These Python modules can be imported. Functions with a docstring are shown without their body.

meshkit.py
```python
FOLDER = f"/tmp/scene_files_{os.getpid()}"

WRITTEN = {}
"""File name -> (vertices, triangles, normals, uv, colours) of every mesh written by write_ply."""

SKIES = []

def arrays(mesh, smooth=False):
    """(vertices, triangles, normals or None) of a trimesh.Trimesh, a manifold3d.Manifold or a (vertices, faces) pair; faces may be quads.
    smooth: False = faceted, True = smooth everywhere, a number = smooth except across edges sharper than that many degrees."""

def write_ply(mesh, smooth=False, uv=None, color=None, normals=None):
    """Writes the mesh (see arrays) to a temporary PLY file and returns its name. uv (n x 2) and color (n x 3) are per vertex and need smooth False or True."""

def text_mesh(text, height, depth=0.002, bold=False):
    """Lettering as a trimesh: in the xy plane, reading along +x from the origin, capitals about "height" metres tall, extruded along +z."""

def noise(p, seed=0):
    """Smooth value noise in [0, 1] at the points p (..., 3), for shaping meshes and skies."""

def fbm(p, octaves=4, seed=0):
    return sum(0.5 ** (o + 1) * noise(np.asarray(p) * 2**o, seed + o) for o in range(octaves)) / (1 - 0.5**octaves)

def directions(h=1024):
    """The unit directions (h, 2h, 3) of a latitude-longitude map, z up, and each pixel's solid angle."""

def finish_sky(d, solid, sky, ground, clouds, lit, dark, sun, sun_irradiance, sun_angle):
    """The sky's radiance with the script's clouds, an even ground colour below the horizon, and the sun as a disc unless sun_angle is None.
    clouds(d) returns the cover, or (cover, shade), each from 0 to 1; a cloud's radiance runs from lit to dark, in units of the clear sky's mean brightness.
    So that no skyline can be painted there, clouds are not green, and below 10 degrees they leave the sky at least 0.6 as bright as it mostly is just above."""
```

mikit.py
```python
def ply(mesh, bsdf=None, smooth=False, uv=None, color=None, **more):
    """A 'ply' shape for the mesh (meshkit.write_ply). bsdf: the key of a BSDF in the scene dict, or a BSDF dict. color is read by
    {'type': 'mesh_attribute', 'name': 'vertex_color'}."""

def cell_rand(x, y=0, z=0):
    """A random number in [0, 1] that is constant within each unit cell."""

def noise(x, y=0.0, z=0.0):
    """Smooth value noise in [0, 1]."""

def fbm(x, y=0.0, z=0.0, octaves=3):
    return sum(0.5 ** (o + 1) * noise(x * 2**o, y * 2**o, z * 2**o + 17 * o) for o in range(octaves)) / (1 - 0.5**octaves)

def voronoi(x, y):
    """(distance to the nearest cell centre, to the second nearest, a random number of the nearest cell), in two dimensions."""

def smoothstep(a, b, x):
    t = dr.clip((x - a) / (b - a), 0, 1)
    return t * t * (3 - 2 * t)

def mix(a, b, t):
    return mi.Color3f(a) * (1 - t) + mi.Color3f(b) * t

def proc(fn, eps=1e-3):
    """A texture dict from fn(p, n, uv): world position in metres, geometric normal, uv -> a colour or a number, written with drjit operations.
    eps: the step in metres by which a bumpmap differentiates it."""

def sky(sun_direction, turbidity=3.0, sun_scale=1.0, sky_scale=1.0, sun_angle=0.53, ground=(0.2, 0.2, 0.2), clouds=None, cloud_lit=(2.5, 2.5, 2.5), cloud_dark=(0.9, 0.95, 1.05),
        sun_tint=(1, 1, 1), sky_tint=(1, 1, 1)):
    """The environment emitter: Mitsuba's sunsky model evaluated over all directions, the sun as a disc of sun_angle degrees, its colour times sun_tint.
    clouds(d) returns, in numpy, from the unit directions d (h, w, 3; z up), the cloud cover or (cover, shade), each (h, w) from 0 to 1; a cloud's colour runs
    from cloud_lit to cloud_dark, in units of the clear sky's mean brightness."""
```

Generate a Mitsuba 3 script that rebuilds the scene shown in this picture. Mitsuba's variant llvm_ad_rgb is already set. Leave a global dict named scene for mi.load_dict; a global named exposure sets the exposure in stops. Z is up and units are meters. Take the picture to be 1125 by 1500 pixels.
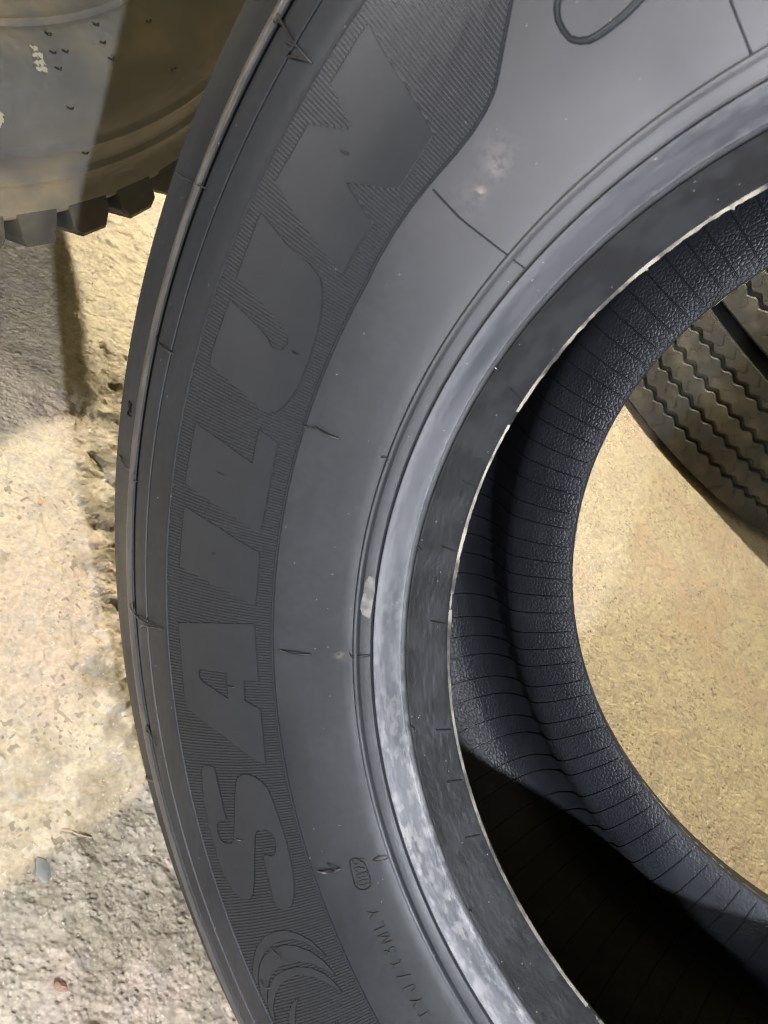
import math
import numpy as np, trimesh, drjit as dr, mitsuba as mi, mikit, meshkit
from manifold3d import CrossSection, Manifold, FillRule
from scipy.interpolate import PchipInterpolator
from shapely.geometry import Polygon, LineString
from shapely.ops import unary_union

T = mi.ScalarTransform4f
scene, labels = {'type': 'scene'}, {}
PI = math.pi

# ------------------------------------------------------------------ camera, lamps, exposure
exposure = 0.14
scene['camera'] = {'type': 'thinlens', 'fov': 53.13, 'fov_axis': 'x', 'near_clip': 0.02, 'far_clip': 60.0,
                   'aperture_radius': 0.0009, 'focus_distance': 0.62,
                   'to_world': T().look_at(origin=[0, 0, 0.6693], target=[0, -0.7967, 0.6693 - 0.6044], up=[0.7203, -0.4193, 0.5526])}
COOL_POS, COOL_R, COOL = np.array([-0.642, 0.445, 0.828]), 0.012, np.array([0.95, 0.98, 1.07]) * 15000
WARM_POS, WARM = np.array([0.92, -1.90, 1.45]), np.array([1.0, 0.88, 0.62]) * 7300
FILL_POS, FILL_R, FILL = np.array([2.2, 1.75, 0.95]), 0.12, np.array([0.98, 0.98, 0.99]) * 540  # added fill lamp, no known source; lifts the sidewall sheen
AMBIENT = np.array([1.0, 0.82, 0.42]) * 0.29
scene['night_glow'] = {'type': 'constant', 'radiance': {'type': 'rgb', 'value': AMBIENT.tolist()}}

# ------------------------------------------------------------------ helpers
def put(key, shape, label=None, category=None, group=None, kind=None):
    if key in scene:
        k = 1
        while f'{key}_{k:03d}' in scene:
            k += 1
        key = f'{key}_{k:03d}'
    scene[key] = shape
    if label or category or group or kind:
        tag(key, label, category, group, kind)
    return key

def tag(key, label=None, category=None, group=None, kind=None):
    e = labels.setdefault(key, {})
    for n, v in (('label', label), ('category', category), ('group', group), ('kind', kind)):
        if v:
            e[n] = v

def frame(axes, origin):
    m = np.eye(4); m[:3, :3] = axes; m[:3, 3] = origin
    return T(m)

def grid_faces(n, m):
    i, j = np.meshgrid(np.arange(n - 1), np.arange(m - 1), indexing='ij')
    a = (i * m + j).ravel()
    return np.stack([a, a + 1, a + m + 1, a + m], 1)

def revolve(profile, n=720, t0=0.0, t1=2 * PI, crease=32, flip=False):
    """(vertices, faces, uv) of the profile (r, z) turned about z; rows are doubled at sharp bends; uv = (angle, length along the profile)."""
    p = np.asarray(profile, float)
    d = np.diff(p, axis=0); L = np.linalg.norm(d, axis=1); a = np.arctan2(d[:, 1], d[:, 0])
    s = np.r_[0, np.cumsum(L)]
    th = np.linspace(t0, t1, n + 1)
    rows, breaks = [0], []
    for k in range(1, len(p) - 1):
        rows.append(k)
        bend = abs((a[k] - a[k - 1] + PI) % (2 * PI) - PI)
        if bend > math.radians(crease):
            breaks.append(len(rows) - 1); rows.append(k)
    rows.append(len(p) - 1)
    q, v = p[rows], s[rows]
    V = np.stack([np.outer(np.cos(th), q[:, 0]), np.outer(np.sin(th), q[:, 0]), np.tile(q[:, 1], (n + 1, 1))], -1).reshape(-1, 3)
    UV = np.stack([np.repeat(th, len(q)), np.tile(v, n + 1)], 1)
    F = grid_faces(n + 1, len(q)).reshape(n, len(q) - 1, 4)
    keep = [j for j in range(len(q) - 1) if j not in breaks]
    F = F[:, keep].reshape(-1, 4)
    if flip:
        F = F[:, ::-1]
    return V, F, UV

def rev_ply(profile, bsdf, tw, **kw):
    V, F, UV = revolve(profile, **kw)
    return mikit.ply((V, F), bsdf, smooth=True, uv=UV, to_world=tw)

def tubes(path, rad, sides=6):
    path = np.asarray(path, float)
    rad = np.broadcast_to(rad, len(path))
    t = np.gradient(path, axis=0); t /= np.linalg.norm(t, axis=1, keepdims=True) + 1e-12
    ref = np.array([0.31, 0.52, 0.79])
    x = np.cross(t, ref); x /= np.linalg.norm(x, axis=1, keepdims=True); y = np.cross(t, x)
    an = np.arange(sides) * 2 * PI / sides
    V = (path[:, None] + rad[:, None, None] * (np.cos(an)[None, :, None] * x[:, None] + np.sin(an)[None, :, None] * y[:, None])).reshape(-1, 3)
    F = []
    for i in range(len(path) - 1):
        for j in range(sides):
            a, b = i * sides + j, i * sides + (j + 1) % sides
            F += [[a, b, b + sides], [a, b + sides, a + sides]]
    n = len(V)
    V = np.vstack([V, path[0], path[-1]])
    for j in range(sides):
        F += [[(j + 1) % sides, j, n], [n - 1 - sides + 1 + j, n - 1 - sides + 1 + (j + 1) % sides, n + 1]]
    return trimesh.Trimesh(V, F, process=False)

def resample(pts, step):
    pts = np.asarray(pts, float); s = np.r_[0, np.cumsum(np.linalg.norm(np.diff(pts, axis=0), axis=1))]
    k = max(2, int(math.ceil(s[-1] / step)) + 1); u = np.linspace(0, s[-1], k)
    return np.stack([np.interp(u, s, pts[:, c]) for c in range(pts.shape[1])], 1)

# ------------------------------------------------------------------ materials
def sm(a, b, x):
    return mikit.smoothstep(a, b, x)

TRACED = {
    'letters': {'S': [[(3.048,0.4225),(3.055,0.4201),(3.057,0.4157),(3.054,0.4118),(3.012,0.4115),(2.969,0.4118),(2.963,0.4202),(2.948,0.4216),(2.935,0.4206),(2.929,0.4167),(2.929,0.4124),(2.936,0.4093),(2.961,0.4057),(2.995,0.4013),(3.022,0.398),(3.036,0.3956),(3.043,0.3915),(3.043,0.3866),(3.037,0.3822),(3.027,0.3786),(3.016,0.3764),(2.991,0.3746),(2.969,0.3739),(2.947,0.3733),(2.929,0.3731),(2.907,0.3735),(2.888,0.3741),(2.868,0.3751),(2.851,0.3766),(2.831,0.3794),(2.819,0.3821),(2.813,0.3855),(2.813,0.3888),(2.818,0.3927),(2.826,0.3937),(2.869,0.3918),(2.904,0.3908),(2.906,0.389),(2.902,0.3852),(2.905,0.3823),(2.919,0.3799),(2.929,0.3795),(2.939,0.3803),(2.947,0.3829),(2.95,0.3868),(2.948,0.3904),(2.939,0.3928),(2.918,0.3957),(2.892,0.3996),(2.865,0.4038),(2.844,0.4084),(2.838,0.4117),(2.837,0.4154),(2.841,0.4189),(2.852,0.4224),(2.862,0.4245),(2.879,0.4267),(2.895,0.4275),(2.91,0.4277),(2.925,0.4271),(2.942,0.4273),(2.962,0.4271),(2.995,0.4262),(3.021,0.4246)]],
        'A': [[(3.282,0.4274),(3.295,0.3984),(3.304,0.3737),(3.254,0.3728),(3.204,0.3724),(3.206,0.3815),(3.17,0.3822),(3.156,0.3728),(3.111,0.3732),(3.06,0.3746),(3.066,0.3794),(3.109,0.4003),(3.148,0.4259),(3.174,0.427),(3.231,0.4265)],[(3.209,0.4137),(3.216,0.412),(3.218,0.3926),(3.171,0.3928),(3.184,0.4022),(3.195,0.4112),(3.201,0.4134)]],
        'I': [[(3.464,0.4257),(3.449,0.3985),(3.427,0.3728),(3.381,0.3726),(3.335,0.3733),(3.354,0.3938),(3.371,0.4264),(3.419,0.4258)]],
        'L': [[(3.587,0.4264),(3.578,0.4048),(3.565,0.385),(3.618,0.3857),(3.61,0.3739),(3.534,0.373),(3.457,0.3737),(3.479,0.3963),(3.497,0.427),(3.542,0.4268)]],
        'U': [[(3.878,0.4286),(3.872,0.4181),(3.866,0.408),(3.864,0.3998),(3.863,0.3921),(3.859,0.3869),(3.854,0.3834),(3.845,0.3804),(3.825,0.3771),(3.809,0.3752),(3.786,0.3737),(3.764,0.3728),(3.744,0.3722),(3.725,0.3724),(3.708,0.3728),(3.688,0.3739),(3.673,0.3756),(3.661,0.3779),(3.652,0.3806),(3.648,0.3845),(3.648,0.3877),(3.654,0.3942),(3.657,0.3995),(3.665,0.4121),(3.672,0.426),(3.686,0.4272),(3.725,0.4264),(3.764,0.4261),(3.758,0.4149),(3.752,0.4037),(3.746,0.397),(3.739,0.3939),(3.738,0.3905),(3.742,0.3866),(3.752,0.3852),(3.762,0.3865),(3.769,0.3902),(3.775,0.3951),(3.781,0.4046),(3.787,0.415),(3.793,0.4259),(3.794,0.4269),(3.835,0.4275)]],
        'N': [[(4.112,0.4292),(4.108,0.4217),(4.105,0.4142),(4.101,0.4057),(4.099,0.398),(4.095,0.3902),(4.091,0.3827),(4.085,0.3751),(4.049,0.3743),(4.01,0.3734),(3.999,0.3782),(3.985,0.3876),(3.973,0.3951),(3.967,0.388),(3.954,0.3748),(3.916,0.3752),(3.877,0.3748),(3.89,0.3915),(3.903,0.4108),(3.918,0.4287),(3.954,0.4276),(3.992,0.4273),(4.008,0.4159),(4.023,0.4058),(4.032,0.4166),(4.042,0.4282),(4.078,0.4287)]]},
    'logo': {'c1': [[(2.723,0.434),(2.738,0.4298),(2.75,0.4257),(2.764,0.4192),(2.776,0.4104),(2.78,0.4018),(2.779,0.3931),(2.769,0.3857),(2.753,0.3795),(2.731,0.3753),(2.721,0.3739),(2.739,0.3789),(2.754,0.3836),(2.763,0.3897),(2.765,0.398),(2.761,0.4075),(2.751,0.4167),(2.737,0.4242),(2.719,0.4306),(2.705,0.434),(2.712,0.435)]],
        'c2': [[(2.706,0.4324),(2.725,0.4279),(2.736,0.4235),(2.746,0.4177),(2.754,0.4097),(2.757,0.3988),(2.751,0.3904),(2.736,0.3823),(2.716,0.3771),(2.699,0.3746),(2.686,0.3738),(2.702,0.3782),(2.719,0.3855),(2.729,0.3946),(2.729,0.4038),(2.722,0.4133),(2.71,0.4218),(2.692,0.4288),(2.673,0.4334),(2.679,0.4343),(2.692,0.4343)]],
        'c3': [[(2.673,0.4332),(2.689,0.4283),(2.703,0.4221),(2.713,0.4151),(2.718,0.4062),(2.719,0.3965),(2.712,0.3869),(2.695,0.3796),(2.676,0.376),(2.659,0.3742),(2.681,0.3808),(2.698,0.388),(2.707,0.3976),(2.705,0.4062),(2.698,0.4149),(2.686,0.4226),(2.667,0.43),(2.647,0.4337),(2.657,0.4348)]],
        'c4': [[(2.673,0.4054),(2.667,0.4118),(2.655,0.418),(2.641,0.4217),(2.627,0.4229),(2.617,0.4203),(2.633,0.4185),(2.647,0.4152),(2.66,0.4108)]],
        'c5': [[(2.623,0.3863),(2.611,0.3901),(2.597,0.3917),(2.583,0.3888),(2.602,0.3887),(2.612,0.3872)]]},
    'hair': [[(4.042,0.4951),(4.043,0.4765),(4.041,0.4588),(4.041,0.4437)],[(4.034,0.4854),(4.042,0.4761)],[(4.032,0.4672),(4.04,0.4579)],[(4.026,0.4598),(4.041,0.4449)],[(3.826,0.5309),(3.838,0.5025),(3.852,0.476)],[(3.46,0.5289),(3.463,0.5133),(3.463,0.5001),(3.466,0.4917),(3.468,0.481)],[(3.457,0.4832),(3.463,0.4745)],[(3.267,0.4942),(3.271,0.4742),(3.266,0.4562),(3.266,0.4435)],[(3.266,0.4758),(3.266,0.4646),(3.266,0.4562)],[(3.252,0.4699),(3.263,0.4563),(3.265,0.4422)],[(2.984,0.5366),(3.001,0.495)],[(3.08,0.4947),(3.086,0.4745),(3.069,0.472)],[(3.653,0.4768),(3.656,0.4571)],[(3.996,0.4057),(3.999,0.4021)],[(3.532,0.406),(3.532,0.4002)],[(3.195,0.3928),(3.192,0.3879)],[(2.938,0.4086),(2.932,0.4016)],[(2.755,0.4104),(2.741,0.4051),(2.735,0.4112)],[(2.712,0.4292),(2.696,0.4243)],[(3.747,0.3811),(3.748,0.3784)],[(3.651,0.3638),(3.653,0.3577)],[(3.655,0.3579),(3.651,0.3446)],[(3.262,0.3589),(3.257,0.3418)],[(3.645,0.3227),(3.648,0.3208),(3.641,0.319)],[(3.485,0.2975),(3.476,0.2958)],[(3.26,0.3215),(3.251,0.3193)],[(3.254,0.3193),(3.256,0.3116)],[(3.091,0.2973),(3.078,0.2961)],[(2.862,0.3593),(2.859,0.3577),(2.855,0.3464)],[(2.87,0.3528),(2.855,0.3464)],[(2.852,0.3525),(2.855,0.3464)],[(2.852,0.328),(2.849,0.3198)],[(2.682,0.2972),(2.677,0.2966)],[(3.996,0.4056),(4.001,0.4011)],[(3.871,0.2978),(3.872,0.2962)],[(3.407,0.4016),(3.407,0.4008)],[(3.485,0.2977),(3.478,0.2959)]],
    'seam': [[(4.037,0.3606),(4.032,0.3441),(4.036,0.3193)],[(4.036,0.3193),(4.037,0.3116)],[(4.42,0.3386),(4.42,0.3286),(4.42,0.3181)]],
    'loop': [[(4.276,0.3751),(4.268,0.372),(4.263,0.367),(4.263,0.3625),(4.271,0.3582),(4.284,0.3557),(4.302,0.355),(4.319,0.3549),(4.342,0.3558),(4.359,0.3566)]],
    'week': [(2.812,0.3376),(2.861,0.3359)],
    'code': [(2.567,0.338),(2.76,0.3382)],
    'wear': [(3.524,0.5135),(3.543,0.5148)],
    'capsule': [(2.865,0.3366),(2.866,0.3387),(2.862,0.3408),(2.851,0.3415),(2.834,0.342),(2.819,0.3424),(2.809,0.3409),(2.805,0.3373),(2.808,0.3343),(2.822,0.3332),(2.84,0.3331),(2.851,0.3332)],
    'bend': [(3.908,0.3638),(3.966,0.3644),(4.01,0.3642),(4.039,0.3637),(4.084,0.3628),(4.12,0.3631),(4.148,0.3649),(4.169,0.3676),(4.189,0.3727),(4.215,0.38),(4.237,0.3867)],
    'smudge': [[(3.418,0.3145),(3.411,0.3119),(3.388,0.3113),(3.355,0.3118),(3.33,0.3124),(3.339,0.316),(3.353,0.3177),(3.38,0.3165),(3.404,0.3165)]],
    'dust': [(4.124,0.3501),(4.11,0.3466),(4.075,0.3448),(4.06,0.3463),(3.256,0.3267)],
}


def speck(u, v, cell, chance):
    x, y = u / cell, v / cell
    fx, fy = x - dr.floor(x) - 0.5, y - dr.floor(y) - 0.5
    r = mikit.cell_rand(x, y, 3)
    return dr.select((r < chance) & (fx * fx + fy * fy < 0.05 + 0.12 * r / chance), 1.0, 0.0)

DUST = [(a, b, w, o) for (a, b), (w, o) in zip(TRACED['dust'], [(0.0080, 0.10), (0.0040, 0.20), (0.0022, 0.5), (0.009, 0.06), (0.003, 0.2)])]

def side_color(p, n, uv):           # uv = (angle, length along the profile); length 0 lies at radius SIDE_R0
    u = uv.x * 0.41
    v = uv.y
    cloud = mikit.fbm(u * 9, v * 14, 3.0, octaves=4)
    fine = mikit.fbm(u * 260, v * 260, 1.0, octaves=2)
    film = dr.exp(-dr.square((uv.x - 4.55) / 0.60)) * sm(0.15, 0.6, mikit.fbm(u * 7, v * 9, 13.0)) * sm(0.150, 0.03, v)  # sheen of the upper sidewall, painted in as a lighter base colour
    c = mikit.mix((0.0100, 0.0122, 0.0154), (0.0180, 0.0204, 0.0244), sm(0.3, 0.75, cloud)) * (0.86 + 0.28 * fine)
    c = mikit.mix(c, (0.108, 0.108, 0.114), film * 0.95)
    for a, b, w, o in DUST:
        du, dv = (uv.x - a) * b, v - float(np.interp(b, SIDE_LEN[:, 0], SIDE_LEN[:, 1]))
        d = dr.exp(-(du * du + dv * dv) / (w * w)) * o * sm(0.25, 0.7, mikit.fbm(u * 420, v * 420, 9.0))
        c = mikit.mix(c, (0.33, 0.29, 0.25), d)
    return mikit.mix(c, (0.42, 0.42, 0.42), speck(u, v, 0.0010, 0.0010) * 0.3)

def side_rough(p, n, uv):
    return 0.36 + 0.24 * mikit.fbm(uv.x * 6, uv.y * 26, 5.0, octaves=4) + 0.05 * mikit.noise(uv.x * 9, uv.y * 900)

def bead_color(p, n, uv):
    u, v = uv.x * 0.3, uv.y
    flange = sm(0.0375, 0.0405, v)                                                        # grey bloom on the flange, none on the seat
    blot = mikit.fbm(u * 150, v * 330, 2.0, octaves=4)
    low = mikit.noise(uv.x * 1.7 + 0.4, 4.0)
    c = mikit.mix((0.021, 0.023, 0.026), (0.013, 0.014, 0.016), sm(0.35, 0.65, mikit.fbm(u * 60, v * 60, 8.0)))
    bloom = mikit.mix((0.070, 0.073, 0.084), (0.112, 0.115, 0.129), sm(0.3, 0.7, mikit.fbm(u * 18, v * 120, 6.0)))
    bloom = mikit.mix(bloom, (0.21, 0.21, 0.215), sm(0.40, 0.74, blot) * sm(0.30, 0.8, low) * 0.8)
    c = mikit.mix(c, bloom, flange * (0.62 + 0.38 * sm(4.1, 3.3, uv.x)))
    return mikit.mix(c, (0.4, 0.39, 0.36), speck(u, v, 0.0012, 0.003) * 0.4)

def liner_bump(p, n, uv):
    x, y = uv.x * 0.38 / 0.0048, uv.y / 0.0030
    a, b, r = mikit.voronoi(x, y)
    return sm(0.02, 0.34, b - a) * (0.6 + 0.4 * r) + 0.4 * mikit.noise(x * 0.35, y * 0.35)

def liner_color(p, n, uv):
    return mikit.mix((0.0125, 0.0140, 0.0180), (0.021, 0.0230, 0.0285), mikit.fbm(uv.x * 14, uv.y * 20, 3.0))

def dusty(lo, hi, tan, k0, k1):
    def fn(p, n, uv):
        c = mikit.mix(lo, hi, mikit.fbm(p.x * 30, p.y * 30, p.z * 30, octaves=3))
        d = sm(k0, k1, mikit.fbm(p.x * 11 + 3, p.y * 11, p.z * 11, octaves=4)) * (0.5 + 0.5 * mikit.fbm(p.x * 140, p.y * 140, p.z * 140))
        return mikit.mix(c, tan, d)
    return fn

def fine_bump(p, n, uv):
    return mikit.fbm(p.x * 700, p.y * 700, p.z * 700, octaves=2)

def principled(color, rough, spec=0.5, bump=None, scale=0.0, eps=4e-4):
    b = {'type': 'principled', 'base_color': color, 'roughness': rough, 'specular': spec}
    if bump is not None:
        b = {'type': 'bumpmap', 'arbitrary': bump, 'scale': scale, 'bsdf': b}
    return {'type': 'twosided', 'bsdf': b}

rgb = lambda *c: {'type': 'rgb', 'value': list(c)}
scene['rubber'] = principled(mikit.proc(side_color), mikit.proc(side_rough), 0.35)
scene['rubber_letter'] = principled(mikit.proc(lambda p, n, uv: mikit.mix((0.0100, 0.0120, 0.0150), (0.0170, 0.0192, 0.0228), mikit.fbm(p.x * 26, p.y * 26, p.z * 26, octaves=4))), 0.48, 0.35)
scene['rubber_ribbing'] = principled(rgb(0.0130, 0.0150, 0.0180), 0.48, 0.42)
scene['rubber_polished'] = principled(mikit.proc(lambda p, n, uv: mikit.mix((0.030, 0.029, 0.028), (0.075, 0.071, 0.064), mikit.fbm(uv.x * 30, uv.y * 500, 3.0, octaves=3))), 0.27, 0.6, mikit.proc(lambda p, n, uv: mikit.fbm(uv.x * 90, uv.y * 900, 3.0, octaves=3), 4e-4), 0.0003)
scene['rubber_bead'] = principled(mikit.proc(bead_color), 0.55, 0.4, mikit.proc(lambda p, n, uv: mikit.fbm(uv.x * 55, uv.y * 420, 3.0, octaves=3), 4e-4), 0.0004)
scene['rubber_tread'] = principled(rgb(0.03, 0.03, 0.031), 0.55)
scene['rubber_liner'] = principled(mikit.proc(liner_color), mikit.proc(lambda p, n, uv: 0.36 + 0.22 * mikit.fbm(uv.x * 9, uv.y * 14, 2.0)), 0.34, mikit.proc(liner_bump, 5e-4), 0.00045)
scene['rubber_hair'] = principled(rgb(0.018, 0.018, 0.019), 0.24, 0.6)
scene['bead_flash'] = principled(mikit.proc(lambda p, n, uv: mikit.mix((0.035, 0.033, 0.030), (0.38, 0.355, 0.295), sm(0.34, 0.66, mikit.fbm(p.x * 62, p.y * 62, p.z * 62, octaves=5)) * (0.35 + 0.65 * sm(0.30, 0.46, p.z)))), 0.6, 0.4)
scene['smudge'] = principled(mikit.proc(lambda p, n, uv: mikit.mix((0.05, 0.049, 0.045), (0.145, 0.138, 0.122), sm(0.3, 0.65, mikit.fbm(p.x * 120, p.y * 120, p.z * 120)))), 0.6)
scene['rubber_dusty'] = principled(mikit.proc(dusty((0.088, 0.088, 0.084), (0.150, 0.147, 0.137), (0.27, 0.225, 0.145), 0.40, 0.70)), 0.5, 0.5, mikit.proc(lambda p, n, uv: mikit.fbm(p.x * 160, p.y * 160, p.z * 160, octaves=4), 6e-4), 0.0016)
scene['rubber_lug'] = principled(mikit.proc(dusty((0.030, 0.030, 0.030), (0.060, 0.059, 0.056), (0.13, 0.115, 0.085), 0.45, 0.75)), 0.55, 0.45, mikit.proc(lambda p, n, uv: mikit.fbm(p.x * 160, p.y * 160, p.z * 160, octaves=4), 6e-4), 0.0022)
scene['rubber_stack'] = principled(mikit.proc(dusty((0.028, 0.0295, 0.031), (0.048, 0.050, 0.051), (0.115, 0.112, 0.100), 0.42, 0.75)), 0.55, 0.45)
scene['label_paper'] = principled(mikit.proc(lambda p, n, uv: mikit.mix((0.11, 0.10, 0.08), (0.40, 0.37, 0.29), sm(0.42, 0.56, mikit.fbm(p.x * 260, p.y * 260, p.z * 260)))), 0.7, 0.3)
def gauss(p, cx, cy, wx, wy):
    a, b = (p.x - cx) / wx, (p.y - cy) / wy
    return dr.exp(-(a * a + b * b))

def floor_color(p, n, uv):
    wx, wy = p.x + 0.012 * (mikit.fbm(p.x * 28, p.y * 28, 5.0, octaves=2) - 0.5), p.y + 0.012 * (mikit.fbm(p.x * 28, p.y * 28, 9.0, octaves=2) - 0.5)
    d1, d2, w = mikit.voronoi(wx / 0.021, wy / 0.021)
    e1, e2, w2 = mikit.voronoi(wx / 0.0062 + 7, wy / 0.0062)
    c = mikit.mix((0.435, 0.388, 0.305), (0.425, 0.348, 0.28), sm(0.45, 0.68, mikit.fbm(p.x * 7, p.y * 7, 21.0)))
    c = mikit.mix(c, (0.36, 0.315, 0.27), sm(0.04, 0.30, d2 - d1) * sm(0.35, 0.45, w) * (0.25 + 0.6 * w))
    c = mikit.mix(c, (0.33, 0.29, 0.245), sm(0.45, 0.2, e1) * sm(0.55, 0.6, w2) * 0.30)
    worn = dr.maximum(gauss(p, -0.075, -0.285, 0.14, 0.085), 0.5 * gauss(p, -0.17, -0.12, 0.12, 0.07))
    along, off = (p.x - 0.33) * -0.756 + (p.y + 0.66) * 0.655, (p.x - 0.33) * 0.655 + (p.y + 0.66) * 0.756
    worn = dr.maximum(worn, 0.98 * dr.exp(-dr.square(off / 0.05)) * sm(-0.12, 0.0, along) * sm(0.50, 0.36, along))  # rough worn strip by the tyre, with its shade painted in too
    crack = sm(0.010, 0.003, dr.abs(mikit.fbm(p.x * 8 + 2, p.y * 8, 51.0) - 0.5)) * sm(0.5, 0.62, mikit.fbm(p.x * 6, p.y * 6, 55.0))
    patch = mikit.fbm(p.x * 38, p.y * 38, 31.0, octaves=4)
    c = mikit.mix(c, (0.262, 0.225, 0.165), sm(0.18, 0.62, worn * 0.8 + 0.5 * (patch - 0.5)) * sm(0.25, 0.6, patch) * 0.85)
    c = mikit.mix(c, (0.15, 0.13, 0.10), crack * 0.2)
    grit = mikit.fbm(p.x * 420, p.y * 420, 3.0, octaves=3)
    c = c * (0.78 + 0.44 * grit)
    c = mikit.mix(c, (0.16, 0.135, 0.105), sm(0.76, 0.84, mikit.noise(p.x * 260, p.y * 260, 11.0)) * sm(0.45, 0.7, mikit.fbm(p.x * 22, p.y * 22, 15.0)) * 0.7)
    c = mikit.mix(c, c * 0.62, dr.exp(-dr.square(off / 0.045)) * sm(-0.12, 0.0, along) * sm(0.50, 0.36, along) * sm(0.30, 0.5, patch))  # darkens that strip further, shade put into the colour
    return mikit.mix(c, (0.62, 0.58, 0.48), sm(0.89, 0.94, mikit.noise(p.x * 380, p.y * 380, 17.0)) * 0.45)

def floor_bump(p, n, uv):
    e1, e2, w = mikit.voronoi(p.x / 0.0048, p.y / 0.0048)
    return mikit.fbm(p.x * 260, p.y * 260, 1.0, octaves=4) + 0.45 * sm(0.5, 0.1, e1) * sm(0.5, 0.8, w) - 0.5 * sm(0.45, 0.15, e1) * sm(0.16, 0.08, w)
scene['concrete'] = {'type': 'twosided', 'bsdf': {'type': 'bumpmap', 'arbitrary': mikit.proc(floor_bump, 5e-4), 'scale': 0.0019, 'bsdf': {'type': 'principled', 'base_color': mikit.proc(floor_color), 'roughness': 0.62, 'specular': 0.3}}}
scene['lamp_housing'] = principled(rgb(0.1, 0.1, 0.1), 0.5)

# ------------------------------------------------------------------ the floor
def sstep(a, b, x):
    t = np.clip((x - a) / (b - a), 0, 1)
    return t * t * (3 - 2 * t)

def nfbm(x, y, f, octaves=3, seed=0):
    s, a, o = 0.0, 0.5, 0.0
    for k in range(octaves):
        s = s + a * meshkit.noise(np.stack([x * f * 2 ** k, y * f * 2 ** k, np.full_like(x, 0.37 + k)], -1), seed + k); o += a; a *= 0.5
    return s / o

def cells(x, y, size, seed):
    """Distance to the nearest and second-nearest scattered point (in cells), and a random number per point."""
    X, Y = x / size, y / size
    ix, iy = np.floor(X), np.floor(Y)
    d1, d2, w = np.full_like(X, 9.0), np.full_like(X, 9.0), np.zeros_like(X)
    def h(a, b, k):
        v = np.sin(a * 127.1 + b * 311.7 + (seed + k) * 74.7) * 43758.5453
        return v - np.floor(v)
    for a in (-1, 0, 1):
        for b in (-1, 0, 1):
            cx, cy = ix + a, iy + b
            d = np.hypot(cx + h(cx, cy, 1) - X, cy + h(cx, cy, 2) - Y)
            near = d < d1
            d2 = np.where(near, d1, np.minimum(d2, d))
            w = np.where(near, h(cx, cy, 3), w)
            d1 = np.where(near, d, d1)
    return d1, d2, w

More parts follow.
